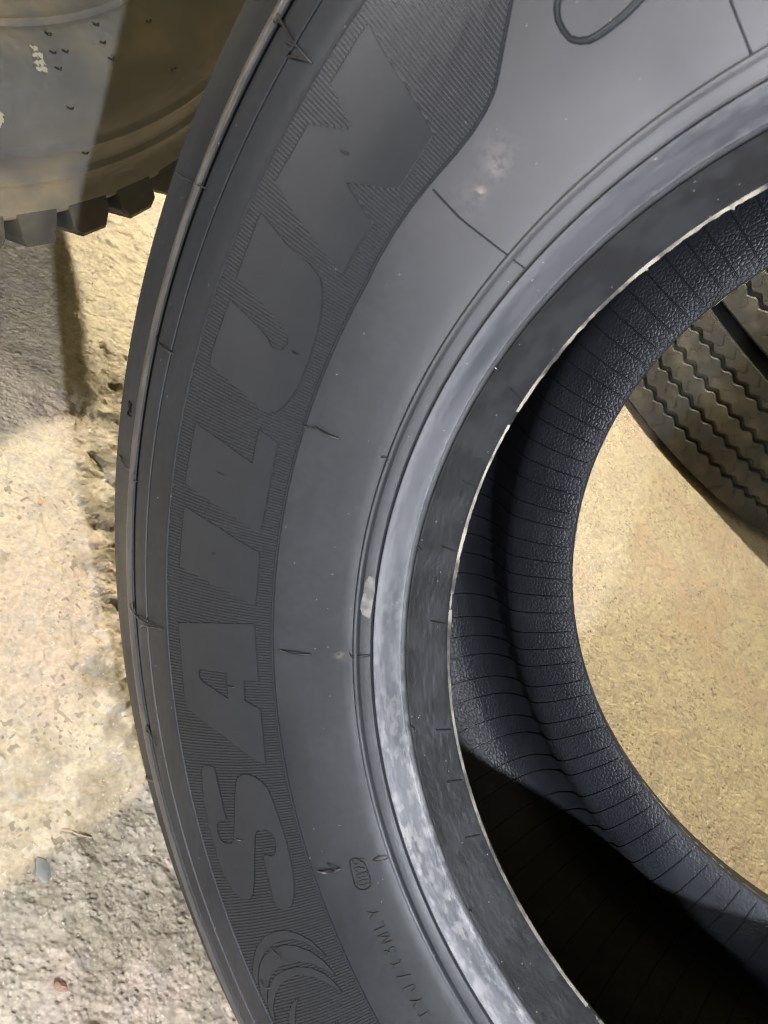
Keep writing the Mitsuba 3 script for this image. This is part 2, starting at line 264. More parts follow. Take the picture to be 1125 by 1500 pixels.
def axis(lo, hi, step, far):
    n = int(round((hi - lo) / step)); core = np.linspace(lo, hi, n + 1)
    out, s = [], step
    while sum(out) < far:
        s = min(s * 1.16, 1.2); out.append(s)
    g = np.cumsum(out)
    return np.r_[(lo - g)[::-1], core, hi + g]

def floor_fields(x, y):
    wx, wy = x + 0.012 * (nfbm(x, y, 28, 2, 5) - 0.5), y + 0.012 * (nfbm(x, y, 28, 2, 9) - 0.5)
    broad = nfbm(x, y, 5.5, 3, 1) - 0.5
    med = nfbm(wx, wy, 34, 3, 2) - 0.5
    fine = nfbm(x, y, 120, 2, 3) - 0.5
    worn = np.exp(-(((x + 0.075) / 0.13) ** 2 + ((y + 0.285) / 0.085) ** 2))
    along = ((x - 0.33) * -0.756 + (y + 0.66) * 0.655); off = ((x - 0.33) * 0.655 + (y + 0.66) * 0.756)
    worn = np.maximum(worn, 0.95 * np.exp(-(off / 0.05) ** 2) * sstep(-0.12, 0.0, along) * sstep(0.50, 0.36, along))
    worn = np.maximum(worn, 0.75 * np.exp(-(((x - 0.50) / 0.2) ** 2 + ((y + 0.95) / 0.16) ** 2)))
    worn = np.maximum(worn, 0.6 * np.exp(-(((x + 0.16) / 0.1) ** 2 + ((y + 0.13) / 0.06) ** 2)))
    rough = sstep(0.30, 0.52, worn * 0.75 + 0.9 * nfbm(x, y, 14, 3, 7) - 0.22)
    strip = np.exp(-(off / 0.055) ** 2) * sstep(-0.12, 0.0, along) * sstep(0.50, 0.36, along)
    d1, d2, w = cells(wx, wy, 0.019, 3)
    stone = sstep(0.06, 0.26, d2 - d1) * (w > 0.42)                       # rounded aggregate showing flush in the mortar
    d3, d4, w2 = cells(wx + 5, wy, 0.0085, 8)
    pit = sstep(0.42, 0.15, d3) * (w2 > 0.86)
    grain = sstep(0.5, 0.1, d3) * (w2 < 0.35)
    ledge = sstep(0.50, 0.54, nfbm(wx, wy, 22, 3, 12)) * rough
    z = 0.006 * broad + 0.0036 * med + 0.0014 * fine + 0.0007 * stone - 0.0018 * pit * sstep(0.4, 0.7, nfbm(x, y, 9, 2, 51))
    z = z - 0.0020 * rough + rough * (0.0060 * med + 0.0012 * grain + 0.0022 * ledge + 0.0018 * fine)
    z = z + strip * (0.017 * (nfbm(wx, wy, 65, 3, 71) - 0.5) + 0.0055 * sstep(0.50, 0.55, nfbm(wx, wy, 38, 2, 73)) - 0.0060)
    return z, stone, w, rough, med, fine, pit, broad

gx, gy = axis(-0.90, 0.78, 0.0025, 11.0), axis(-2.05, -0.10, 0.0025, 11.0)
X, Y = np.meshgrid(gx, gy, indexing='ij')
z, stone, w, rough, med, fine, pit, broad = floor_fields(X, Y)
near = (X > -1.2) & (X < 1.1) & (Y > -2.5) & (Y < 0.2)
z = np.where(near, z, np.clip(z, -0.003, 0.003))
z = z - np.percentile(z[near], 97)
V = np.stack([X, Y, z], -1).reshape(-1, 3)
put('concrete_floor', mikit.ply((V, grid_faces(len(gx), len(gy))), 'concrete', smooth=True),
    'worn pale concrete floor with chipped rough patches under the tyres', None, None, 'structure')
del V

# ------------------------------------------------------------------ the big tyre in front
AX = np.array([[-0.5781, -0.7746, -0.2565], [0.0775, 0.2607, -0.9623], [0.8123, -0.5762, -0.0907]])
CEN = np.array([-0.2698, -0.3223, 0.5645])
MAIN = frame(AX, CEN)
MID = 0.1355
NODE = np.array([(.283, .0200), (.297, -.0081), (.311, -.0256), (.318, -.031), (.34, -.0445), (.3628, -.0561), (.40, -.0675), (.438, -.0716), (.461, -.0685), (.478, -.0635), (.4903, -.057), (.5379, -.0326)])
zp = PchipInterpolator(NODE[:, 0], NODE[:, 1]); dzp = zp.derivative()

def on_side(th, r, h=0.0):
    """Points of the near sidewall at angle th and radius r, raised by h along its normal (tyre's own frame)."""
    th, r = np.asarray(th, float), np.asarray(r, float)
    rc = np.clip(r, 0.284, 0.5378); s = dzp(rc); k = 1 / np.sqrt(1 + s * s)
    rr = r + h * s * k
    return np.stack([rr * np.cos(th), rr * np.sin(th), zp(rc) - h * k], -1)

def P(r, d=0.0):
    return (r, float(zp(r)) + d)

mm = 0.001
bead_profile = [(.2838, .0235), (.2829, .0222), (.2830, .0200), (.2850, .0160), (.290, .0063), (.2946, -.0034), P(.2958), P(.2962, -.9 * mm), P(.2968, -.9 * mm), P(.2971, .7 * mm), P(.2976, .7 * mm),
                P(.2980, -1.0 * mm), P(.2987, -1.0 * mm), P(.2993, .3 * mm), P(.3005, 1.3 * mm), P(.3025, .7 * mm), P(.3045, -.5 * mm), P(.3065, -1.3 * mm), P(.3085, -1.5 * mm), P(.3098, -1.0 * mm), P(.3104, .0), P(.3107, 1.6 * mm)]
side = [P(.3107, 1.6 * mm), P(.3113, 1.5 * mm), P(.3117, 0), P(.3135, -.3 * mm), P(.316, -.1 * mm), P(.3168, 0), P(.3174, -1.5 * mm), P(.3181, -2.0 * mm), P(.3190, -1.9 * mm), P(.3197, -.8 * mm), P(.3204, .5 * mm)]
side += [P(r) for r in np.arange(.3230, .4370, .0030)]
side += [P(.4374), P(.4378, -.9 * mm), P(.4385, -1.1 * mm), P(.4391, -.7 * mm), P(.4396)]
side += [P(r) for r in (.4425, .446, .450, .454, .4575, .4600)]
side += [P(.4606, 1.3 * mm), P(.4613, 1.3 * mm), P(.4620, -.2 * mm), P(.464), P(.468), P(.472), P(.4762), P(.4768, 1.0 * mm), P(.4775, 1.6 * mm), P(.4786, 1.4 * mm), P(.4815, 1.3 * mm), P(.4826, 1.8 * mm), P(.4834, 2.8 * mm), P(.4842, 2.6 * mm),
         P(.4852, -.4 * mm), P(.4868, -2.2 * mm), P(.4885, -3.2 * mm), P(.4902, -3.5 * mm), P(.4917, -2.9 * mm), P(.4930, -1.0 * mm), P(.4937, 3.0 * mm), P(.4946, 3.2 * mm), P(.4953, .6 * mm), P(.4975, .1 * mm)]
side += [P(r) for r in (.502, .508, .514, .520, .526, .532, .5355, .5379)]
_s = np.array(side); SIDE_LEN = np.c_[_s[:, 0], np.r_[0, np.cumsum(np.linalg.norm(np.diff(_s, axis=0), axis=1))]]
tread_half = [(.5379, float(zp(.5379))), (.5402, -.0295), (.5420, -.024), (.5435, -.012), (.5452, .004)]
groove = lambda c, wd, dp, r: [(r, c - wd / 2), (r - dp, c - wd / 2 + .002), (r - dp, c + wd / 2 - .002), (r, c + wd / 2)]
tread = tread_half + groove(.045, .011, .013, .5475) + groove(.105, .012, .014, .549) + groove(2 * MID - .105, .012, .014, .549) + groove(2 * MID - .045, .011, .013, .5475) + [(r, 2 * MID - q) for r, q in tread_half[::-1]]
mirror = lambda pr: [(r, 2 * MID - q) for r, q in pr]
inner_half = [(.2838, .0235), (.2858, .0242), (.293, .0262), (.303, .0275), (.315, .0275), (.328, .026), (.338, .0235), (.346, .0185), (.354, .0095), (.362, -.0005), (.372, -.0105), (.384, -.0205), (.396, -.0290), (.409, -.0350), (.422, -.0378), (.435, -.0366), (.447, -.0312), (.459, -.0218), (.470, -.0095), (.481, .002), (.490, .017), (.499, .036), (.508, .06), (.513, .095), (.515, MID)]
def fine_curve(pr, n):
    pr = np.array(pr); s = np.r_[0, np.cumsum(np.linalg.norm(np.diff(pr, axis=0), axis=1))]
    f = PchipInterpolator(s, pr); return f(np.linspace(0, s[-1], n))
ih = fine_curve(inner_half, 90)
inner = np.vstack([ih, np.array(mirror(ih))[::-1][1:]])

BIG = 'truck_tyre'
put(f'{BIG}__bead', rev_ply(bead_profile, 'rubber_bead', MAIN, n=900))
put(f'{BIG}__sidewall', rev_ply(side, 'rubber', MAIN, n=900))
_k0 = next(i for i, q in enumerate(side) if q[0] > .4845); _k1 = next(i for i, q in enumerate(side) if q[0] > .4935)
put(f'{BIG}__shoulder_rib', rev_ply([(q[0], q[1] - 0.0002) for q in side[_k0:_k1 + 1]], 'rubber_polished', MAIN, n=900), 'shiny rounded rib along the shoulder')
put(f'{BIG}__tread', rev_ply(tread, 'rubber_tread', MAIN, n=480))
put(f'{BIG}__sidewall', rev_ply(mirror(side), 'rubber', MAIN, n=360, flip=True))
put(f'{BIG}__bead', rev_ply(mirror(bead_profile), 'rubber_bead', MAIN, n=480, flip=True))
put(f'{BIG}__inner_liner', rev_ply(inner, 'rubber_liner', MAIN, n=480, flip=True))
tag(BIG, 'large black truck tyre standing in front with broad raised lettering on its sidewall', 'tyre')

# thin raised lines across the inner liner, one part each
rng = np.random.default_rng(5)
LINES = 118
def liner_line(width=0.0011, height=0.0008):
    c = inner[1:-1]; t = np.gradient(c, axis=0); t /= np.linalg.norm(t, axis=1, keepdims=True)
    nrm = np.stack([-t[:, 1], t[:, 0]], 1)                                 # towards the cavity
    mid = np.array([0.40, MID]); sgn = np.sign(((mid - c) * nrm).sum(1, keepdims=True)); nrm = nrm * sgn
    rows = []
    for off, hh in ((-width, -0.0006), (-width * 0.3, height), (width * 0.3, height), (width, -0.0006)):
        q = c + nrm * hh
        rows.append(np.stack([q[:, 0], np.full(len(q), off), q[:, 1]], 1))
    V = np.stack(rows, 1).reshape(-1, 3)
    return V, grid_faces(len(c), 4)
shape = mikit.ply(liner_line(), 'rubber_liner_line', smooth=False)
scene['rubber_liner_line'] = principled(rgb(0.011, 0.012, 0.0145), 0.5, 0.35)
for k in range(LINES):
    a = k * 360 / LINES + rng.uniform(-0.35, 0.35)
    put(f'{BIG}__inner_liner__raised_line', {**shape, 'to_world': MAIN @ T().rotate([0, 0, 1], a)})

# pale flash left along both bead toes
def flash(z0, sign, seed, lo, hi):
    th = np.linspace(0, 2 * PI, 3601); rad = 0.2832
    x, y = np.cos(th) * 40, np.sin(th) * 40
    ragged = nfbm(x, y, 2.6, 3, seed + 3)
    wd = lo + (hi - lo) * np.clip(nfbm(x * 1.0, y * 1.0, 0.10, 2, seed) * 2.4 - 0.75, 0, 1) * (0.55 + 0.9 * ragged) + hi * np.clip(ragged - 0.66, 0, 1) * 4.5
    wd = wd * np.where(meshkit.noise(np.stack([x * 0.35, y * 0.35, x * 0], -1), seed + 9) > 0.80, 0.25, 1.0)
    wob = 0.0008 * (meshkit.noise(np.stack([x * 2.2, y * 2.2, x * 0], -1), seed + 5) - 0.5)
    rows = []
    for dr_, dz in ((0.0008, -0.0009), (0.0003, -0.0014), (-0.85, -0.40), (-0.80, -0.12), (0.0002, 0.0003)):
        if abs(dr_) > 0.01:
            rr, zz = rad + dr_ * wd + wob, z0 + sign * (dz * wd + wob)
        else:
            rr, zz = rad + dr_ + 0 * wd, z0 + sign * dz + 0 * wd
        rows.append(np.stack([rr * np.cos(th), rr * np.sin(th), zz], 1))
    V = np.stack(rows, 1).reshape(-1, 3)
    return V, grid_faces(len(th), 5)
put(f'{BIG}__bead__flash', mikit.ply(flash(0.0205, 1, 3, 0.0004, 0.0027), 'bead_flash', to_world=MAIN), 'thin pale ragged strip along the rim edge')
put(f'{BIG}__bead_001__flash', mikit.ply(flash(2 * MID - 0.0205, -1, 13, 0.0001, 0.0009), 'bead_flash', to_world=MAIN))

# raised lettering, the swirl emblem and the fine ribbing between them
RM = 0.40
def relief(polys, height, sink=0.001, refine=0.005):
    cs = CrossSection([np.stack([np.array(p)[:, 0] * RM, np.array(p)[:, 1]], 1) for p in polys], FillRule.EvenOdd)
    m = Manifold.extrude(cs, height + sink).refine_to_length(refine).to_mesh()
    v = np.array(m.vert_properties[:, :3], float); f = np.array(m.tri_verts)
    q = on_side(v[:, 0] / RM, v[:, 1], v[:, 2] - sink)
    return trimesh.Trimesh(q, f[:, ::-1], process=False)

shapes = []
for ch, polys in TRACED['letters'].items():
    put(f'{BIG}__letter', mikit.ply(relief(polys, 0.0009), 'rubber_letter', smooth=25, to_world=MAIN), f'raised smooth letter {ch} on the ribbed band')
    pg = Polygon(polys[0], polys[1:]).buffer(0)
    shapes.append(pg)
for i, polys in enumerate(TRACED['logo'].values()):
    put(f'{BIG}__emblem_stroke', mikit.ply(relief(polys, 0.0008), 'rubber_letter', smooth=25, to_world=MAIN))
    shapes.append(Polygon(polys[0]).buffer(0))
bend = [tuple(p) for p in TRACED['bend']] + [(4.263, .395), (4.30, .4075), (4.345, .421), (4.385, .430), (4.43, .4368)]
RIM = 0.3631
start = 2.02
rim = [(t, RIM) for t in np.arange(start, bend[0][0] - 0.01, 0.012)] + bend
band = Polygon([(start, 0.4372)] + rim + [(4.43, 0.4372)]).buffer(0)
keep = band.difference(unary_union(shapes).buffer(0.0004))
pitch = 0.0047
V, F, nv = [], [], 0
for t in np.arange(start + pitch / 2, 4.42, pitch):
    hit = LineString([(t, 0.35), (t, 0.45)]).intersection(keep)
    for g in getattr(hit, 'geoms', [hit]):
        if g.is_empty or g.geom_type != 'LineString':
            continue
        ra, rb = sorted((g.coords[0][1], g.coords[-1][1]))
        if rb - ra < 0.0012:
            continue
        ra, rb = ra + 0.0003, rb - 0.0003
        r = np.linspace(ra, rb, max(2, int((rb - ra) / 0.012) + 2))
        rows = [on_side(t + o * pitch * RM / r, r, hh + 0 * r) for o, hh in ((-0.46, -0.0003), (-0.22, 0.00055), (0.22, 0.00055), (0.46, -0.0003))]
        q = np.stack(rows, 1).reshape(-1, 3)
        V.append(q); F.append(grid_faces(len(r), 4) + nv); nv += len(q)
put(f'{BIG}__ribbing', mikit.ply((np.vstack(V), np.vstack(F)), 'rubber_ribbing', to_world=MAIN), 'fine radial ribbing filling the band around the letters', kind='stuff')

def ridge(path, width, height, step=0.004):
    p = np.array(path, float); q = resample(np.stack([p[:, 0] * RM, p[:, 1]], 1), step)
    t = np.gradient(q, axis=0); t /= np.linalg.norm(t, axis=1, keepdims=True); n = np.stack([-t[:, 1], t[:, 0]], 1)
    rows = []
    for o, hh in ((-.5, -.0005), (-.42, .55 * height), (-.15, height), (.15, height), (.42, .55 * height), (.5, -.0005)):
        c = q + n * o * width
        rows.append(on_side(c[:, 0] / RM, c[:, 1], hh + 0 * c[:, 0]))
    return np.stack(rows, 1).reshape(-1, 3), grid_faces(len(q), 6)
def smooth_path(p, n=40):
    p = np.array(p, float); s = np.r_[0, np.cumsum(np.hypot(np.diff(p[:, 0]) * RM, np.diff(p[:, 1])))]
    return PchipInterpolator(s, p)(np.linspace(0, s[-1], n))
put(f'{BIG}__band_rim', mikit.ply(ridge(rim, 0.0016, 0.0010), 'rubber_letter', smooth=40, to_world=MAIN))
for p in TRACED['loop']:
    put(f'{BIG}__raised_loop', mikit.ply(ridge(smooth_path(p), 0.0030, 0.0014), 'rubber_letter', smooth=40, to_world=MAIN))
for p in TRACED['seam']:
    put(f'{BIG}__mould_seam', mikit.ply(ridge(p, 0.0012, 0.0010), 'rubber_letter', smooth=40, to_world=MAIN))

# small moulded writing
def writing(text, a, b, height, thick=0.0006, spread=False, sink=0.0004):
    """Text from point a to point b (angle, radius) along the sidewall; capitals of the given height."""
    a, b = np.array(a), np.array(b)
    if not spread:
        m = meshkit.text_mesh(text, height, thick); w_ = m.bounds[1, 0] - m.bounds[0, 0]
        span = np.hypot((b[0] - a[0]) * RM * a[1] / RM, b[1] - a[1]); parts = [(m, 0.0, span / w_)]
    else:
        parts = []
        for k, ch in enumerate(text):
            if ch != ' ':
                m = meshkit.text_mesh(ch, height, thick); m.apply_translation([-m.bounds[:, 0].mean(), 0, 0]); parts.append((m, k / (len(text) - 1), 1.0))
    out = []
    for m, at, sx in parts:
        m = m.copy(); v = np.array(m.vertices)
        c = a + (b - a) * at; slope = 0.0 if spread else (b[1] - a[1]) / max(1e-6, (b[0] - a[0]))
        th = c[0] + v[:, 0] * sx / c[1]
        r = c[1] + v[:, 1] - height / 2 + slope * (th - c[0])
        out.append(trimesh.Trimesh(on_side(th, r, v[:, 2] - sink), np.array(m.faces)[:, ::-1], process=False))
    return trimesh.util.concatenate(out)
scene['rubber_mark'] = principled(rgb(0.012, 0.012, 0.012), 0.4)
cap = np.array(TRACED['capsule']); cc = cap.mean(0)
put(f'{BIG}__week_stamp', mikit.ply(writing('0825', TRACED['week'][0], TRACED['week'][1], 0.0068, 0.0011), 'rubber_mark', to_world=MAIN), 'small moulded digits reading 0825')
put(f'{BIG}__stamp_outline', mikit.ply(ridge(np.vstack([cap, cap[:1]]), 0.0009, 0.0008, 0.0015), 'rubber_mark', smooth=40, to_world=MAIN))
put(f'{BIG}__mould_code', mikit.ply(writing('IYJ/I3MLY', TRACED['code'][0], TRACED['code'][1], 0.0062, 0.0011, spread=True), 'rubber_mark', to_world=MAIN), 'widely spaced small moulded characters')
put(f'{BIG}__wear_mark', mikit.ply(writing('TWI', TRACED['wear'][0], TRACED['wear'][1], 0.0062, 0.0016), 'rubber_letter', to_world=MAIN), 'tiny raised letters TWI on the shoulder')

# rubber hairs left by the mould vents
for k, p in enumerate(TRACED['hair']):
    q = smooth_path(p, 12) if len(p) > 2 else resample(np.array(p), 0.002 / RM)
    if len(q) < 4:
        q = np.array(p)[0] + (np.array(p)[-1] - np.array(p)[0]) * np.linspace(0, 1, 5)[:, None]
    span = np.hypot((q[-1, 0] - q[0, 0]) * RM, q[-1, 1] - q[0, 1])
    s = np.linspace(0, 1, len(q)); lift = 0.0006 + 0.0022 * np.sin(PI * s) * (0.5 + rng.random())
    put(f'{BIG}__vent_hair', mikit.ply(tubes(on_side(q[:, 0], q[:, 1], lift), (0.00070 if span > 0.011 else 0.00042) * (1 - 0.35 * s)), 'rubber_hair', smooth=50, to_world=MAIN))
for th, off in ((3.62, .0), (3.47, .001), (3.30, .0), (3.05, .0), (2.93, .001), (2.80, .0), (3.83, .0)):
    q = np.stack([np.full(5, th) + np.linspace(0, .012, 5), np.linspace(.2842, .2892, 5)], 1)
    z_ = np.interp(q[:, 1], [.2830, .2850, .290, .2946], [.0200, .0160, .0063, -.0034]) - .0007
    put(f'{BIG}__vent_hair', mikit.ply(tubes(np.stack([q[:, 1] * np.cos(q[:, 0]), q[:, 1] * np.sin(q[:, 0]), z_], 1), 0.0005), 'rubber_hair', smooth=50, to_world=MAIN))
put(f'{BIG}__smudge', mikit.ply(relief(TRACED['smudge'], 0.0005, 0.0004, 0.004), 'smudge', smooth=25, to_world=MAIN), 'dried pale smear beside the rim flange')

# ------------------------------------------------------------------ the leaning tyre with a lugged tread
N2, UP2 = np.array([-0.8021, 0.2307, 0.5508]), np.array([0.5293, -0.1522, 0.8347])
SD2 = np.cross(N2, UP2); LUG = frame(np.stack([SD2, UP2, -N2], 1) @ np.diag([-1, 1, 1]) if np.linalg.det(np.stack([SD2, UP2, -N2], 1)) < 0 else np.stack([SD2, UP2, -N2], 1), [0.7477, -0.5413, 0.5907])
R2, W2 = 0.5427, 0.25
l_side = [(.288, .052), (.296, .030), (.306, .012), (.318, -.004), (.334, -.020), (.345, -.0275), (.347, -.0300), (.350, -.0315), (.353, -.0300), (.356, -.0335), (.375, -.0400), (.400, -.0440), (.425, -.0425), (.442, -.0375), (.449, -.0345), (.4515, -.0355), (.4545, -.0350), (.457, -.0310),
          (.464, -.0240), (.474, -.0180), (.477, -.0190), (.4805, -.0180), (.483, -.0130), (.492, -.0085), (.503, -.0060), (.511, -.0045), (.514, .0)]
l_base = [(.514, .0), (.5165, .006), (.5175, .060)]
l_rib = [(.5175, .060), (.5405, .061), (.543, .070), (.5435, .092), (.5235, .094), (.5235, .102), (.5445, .104), (.5445, .125)]
lm = lambda pr: [(r, W2 - q) for r, q in pr][::-1]
LT = 'truck_tyre_001'
put(f'{LT}__sidewall', rev_ply(fine_curve(l_side, 90), 'rubber_dusty', LUG, n=360))
put(f'{LT}__sidewall', rev_ply(lm(l_side), 'rubber_dusty', LUG, n=180))
put(f'{LT}__tread', rev_ply(l_base + l_rib[1:] + lm(l_rib)[1:] + lm(l_base)[1:], 'rubber_lug', LUG, n=360))
l_in = [(.288, .052), (.292, .060), (.302, .055), (.330, .030), (.370, .000), (.410, -.012), (.440, -.008), (.470, .016), (.495, .05), (.505, .09), (.507, .125)]
lih = fine_curve(l_in, 30)
put(f'{LT}__inner_liner', rev_ply(np.vstack([lih, np.array(lm(lih))[1:]]), 'rubber_dusty', LUG, n=180, flip=True))
NB = 56
pa = 2 * PI / NB
def lug_block(seed):
    g = np.random.default_rng(seed)
    a0, a1 = -0.335 * pa, 0.335 * pa
    j = lambda s: 1.7 * g.uniform(-s, s)
    ring = [(a0 - .05 * pa + j(.01) * pa, .509), (a0 + j(.04) * pa, .532 + j(.003)), (a0 + .10 * pa, R2 - .0008 + j(.0006)), (a1 - .10 * pa, R2 - .0008 + j(.0006)), (a1 + j(.04) * pa, .533 + j(.003)), (a1 + .05 * pa + j(.01) * pa, .509)]
    rows = []
    for zz, sh, dr_ in ((-.0052, 1.0, -.004), (-.0015, 1.0, 0.0), (.030, .97, .0006), (.0600, .92, .0008)):
        rows.append([((r + (dr_ if r > .515 else 0)) * math.cos(a * sh), (r + (dr_ if r > .515 else 0)) * math.sin(a * sh), zz) for a, r in ring])
    V = np.array(rows).reshape(-1, 3); F = []
    for i in range(3):
        for k in range(6):
            a, b = i * 6 + k, i * 6 + (k + 1) % 6
            F += [[a, b, b + 6], [a, b + 6, a + 6]]
    for k in range(1, 5):
        F += [[0, k + 1, k], [18, 18 + k, 18 + k + 1]]
    return trimesh.Trimesh(V, F, process=False)
variants = [mikit.ply(lug_block(s), 'rubber_lug') for s in range(7)]
for k in range(NB):
    put(f'{LT}__tread__block', {**variants[k * 5 % 7], 'to_world': LUG @ T().rotate([0, 0, 1], math.degrees(-1.97 + pa * (k + 0.5)))})
flipz = T().translate([0, 0, W2]) @ T().scale([1, 1, -1])
for k in range(NB):
    put(f'{LT}__tread__block', {**variants[k * 3 % 7], 'to_world': LUG @ T().rotate([0, 0, 1], math.degrees(pa * (k + 0.5))) @ flipz})
tag(LT, 'dusty tyre with notched shoulder blocks leaning at the upper left, half in shadow', 'tyre')
_lz = PchipInterpolator(np.array(l_side)[[10, 11, 12, 13, 19, 23, 25], 0], np.array(l_side)[[10, 11, 12, 13, 19, 23, 25], 1])
def on_lug(x):
    """From a point of the scene, the angle and radius on the leaning tyre."""
    q = (np.asarray(x) - [0.7477, -0.5413, 0.5907]) @ LUGM
    return math.atan2(q[1], q[0]), math.hypot(q[0], q[1])
LUGM = np.array(LUG.matrix, float)[:3, :3]
for a, r, size, seed in ((-1.8287, .3781, .0105, 3), (-1.8390, .3840, .0050, 8), (-1.8250, .3700, .0060, 12), (-1.7130, .4214, .0100, 5)):
    g = np.random.default_rng(seed)
    an = np.sort(g.uniform(0, 2 * PI, 14)); rad = size * (0.55 + 0.45 * g.random(14))
    poly = np.stack([a + np.cos(an) * rad * 0.7 / r, r + np.sin(an) * rad], 1)
    cs = CrossSection([np.stack([poly[:, 0] * r, poly[:, 1]], 1)], FillRule.EvenOdd)
    m = Manifold.extrude(cs, 0.0008).refine_to_length(0.004).to_mesh(); v = np.array(m.vert_properties[:, :3], float)
    zz = _lz(np.clip(v[:, 1], .376, .50)) - v[:, 2] + .0002
    put(f'{LT}__label_scrap', mikit.ply(trimesh.Trimesh(np.stack([v[:, 1] * np.cos(v[:, 0] / r), v[:, 1] * np.sin(v[:, 0] / r), zz], 1), np.array(m.tri_verts)[:, ::-1], process=False), 'label_paper', to_world=LUG), 'torn pale remnant of a paper label')

for a, r in ((-1.9067, .3736), (-1.8726, .3596), (-2.0103, .3589), (-1.874, .3734), (-2.02, .3867), (-2.0144, .3733), (-1.8753, .3856), (-1.8812, .4175), (-1.9119, .4601), (-2.1804, .4172), (-2.1647, .3716)):
    q = np.array([[a - .006, r], [a, r + .001], [a + .006, r + .0005], [a + .013, r - .0015]])
    zz = _lz(np.clip(q[:, 1], .376, .50)) - np.array([.0, .002, .003, .0025])
    put(f'{LT}__vent_hair', mikit.ply(tubes(np.stack([q[:, 1] * np.cos(q[:, 0]), q[:, 1] * np.sin(q[:, 0]), zz], 1), 0.0008), 'rubber_hair', smooth=50, to_world=LUG))

# ------------------------------------------------------------------ the stack of ribbed tyres seen through the hole
SC, RS, WS = np.array([-0.4334, -2.3697]), 0.5119, 0.302
EDGES = [.016, .0762, .1313, .1845, .240, .286]
NZ = 78
def zig(th, amp, ph=0.0):
    u = (th * NZ / (2 * PI) + ph) % 1.0
    return amp * (np.clip(np.abs(u - 0.5) * 4 - 1, -0.72, 0.72) / 0.72)
def stack_rib(k):
    n = NZ * 6; th = np.linspace(0, 2 * PI, n + 1)
    lo = EDGES[k] + (0.0053 + zig(th, 0.0052, 0.31 * k) if k else 0 * th)
    hi = EDGES[k + 1] - (0.0053 - zig(th, 0.0052, 0.31 * (k + 1)) if k < 4 else 0 * th)
    cols = []
    for f, r in ((0, RS - .0165), (.02, RS - .0015), (.06, RS), (.94, RS), (.98, RS - .0015), (1, RS - .0165)):
        rr = r - (0.006 if (k == 0 and f < .03) or (k == 4 and f > .97) else 0)
        zz = lo + (hi - lo) * f
        cols.append(np.stack([rr * np.cos(th), rr * np.sin(th), zz], 1))
    V = np.stack(cols, 1).reshape(-1, 3)
    uv = np.stack([np.repeat(th, 6), np.tile([0, .02, .06, .94, .98, 1.0], n + 1) + k], 1)
    return V, grid_faces(n + 1, 6), uv
def sipe_bump(p, n, uv):
    u, v = uv.x * NZ / (2 * PI), uv.y
    k = dr.floor(v); f = v - k
    wave = 0.16 * dr.sin(f * 9.0 + k * 1.7)
    x = u + wave + 0.35 * k
    d = dr.abs(x - dr.floor(x) - 0.5)
    line = sm(0.055, 0.02, d) * sm(0.08, 0.12, f) * sm(0.95, 0.9, f)
    return -line + 0.15 * mikit.fbm(uv.x * 300, v * 30, 2.0)
scene['rubber_rib'] = principled(mikit.proc(dusty((0.028, 0.0295, 0.031), (0.048, 0.050, 0.051), (0.115, 0.112, 0.100), 0.42, 0.75)), 0.55, 0.45, mikit.proc(sipe_bump, 8e-4), 0.0024)
s_side = [(.295, .060), (.300, .040), (.312, .024), (.335, .010), (.36, .004), (.40, .0015), (.430, .0015), (.452, .003), (.47, .007), (.486, .0115), (.4985, .0155)]
s_in = [(.295, .060), (.300, .068), (.33, .045), (.37, .028), (.42, .020), (.455, .030), (.478, .06), (.488, .10), (.490, .151)]
sih = fine_curve(s_in, 24)
sm_ = lambda pr: [(r, WS - q) for r, q in pr][::-1]
ribs = []
for k in range(5):
    v_, f_, uv_ = stack_rib(k); ribs.append(mikit.ply((v_, f_), 'rubber_rib', smooth=False, uv=uv_))
base = [(.4985, .0155), (.4960, .05), (.4960, .252), (.4985, WS - .0155)]
for level, (name, lab) in enumerate((('truck_tyre_002', 'ribbed tyre lying flat on the floor, lowest of the stack seen through the hole'), ('truck_tyre_003', 'ribbed tyre lying on top of another, at the right edge of the photo'))):
    tw = T().translate([SC[0], SC[1], 0.001 + level * (WS + 0.0005)]) @ T().rotate([0, 0, 1], 17.3 * level)
    put(f'{name}__sidewall', rev_ply(s_side, 'rubber_stack', tw, n=240))
    put(f'{name}__sidewall', rev_ply(sm_(s_side), 'rubber_stack', tw, n=240))
    put(f'{name}__tread', rev_ply(base, 'rubber_stack', tw, n=240))
    put(f'{name}__inner_liner', rev_ply(np.vstack([sih, np.array(sm_(sih))[1:]]), 'rubber_stack', tw, n=180, flip=True))
    for k in range(5):
        put(f'{name}__tread__rib', {**ribs[k], 'to_world': tw})
    tag(name, lab, 'tyre', 'ribbed tyres stacked flat')

# ------------------------------------------------------------------ bits lying on the floor
def chip(loc, size, col, seed, label, cat, flat=0.35):
    g = np.random.default_rng(seed)
    m = trimesh.creation.icosphere(subdivisions=1); v = np.array(m.vertices)
    v = v * (1 + 0.9 * (meshkit.noise(v * 1.7 + seed, seed) - 0.5))[:, None] * np.array([size, size * 0.62, size * flat])
    a = g.uniform(0, 2 * PI); R = np.array([[math.cos(a), -math.sin(a), 0], [math.sin(a), math.cos(a), 0], [0, 0, 1]])
    v = v @ R.T
    zz = ground(loc[0], loc[1]); v = v + [loc[0], loc[1], zz - v[:, 2].min() - size * 0.08]
    put('stone_chip', mikit.ply(trimesh.Trimesh(v, m.faces, process=False), principled(rgb(*col), 0.7, 0.3), smooth=20), label, cat)
from scipy.interpolate import RegularGridInterpolator
_g = RegularGridInterpolator((gx, gy), z)
ground = lambda x, y: float(_g([[x, y]])[0])
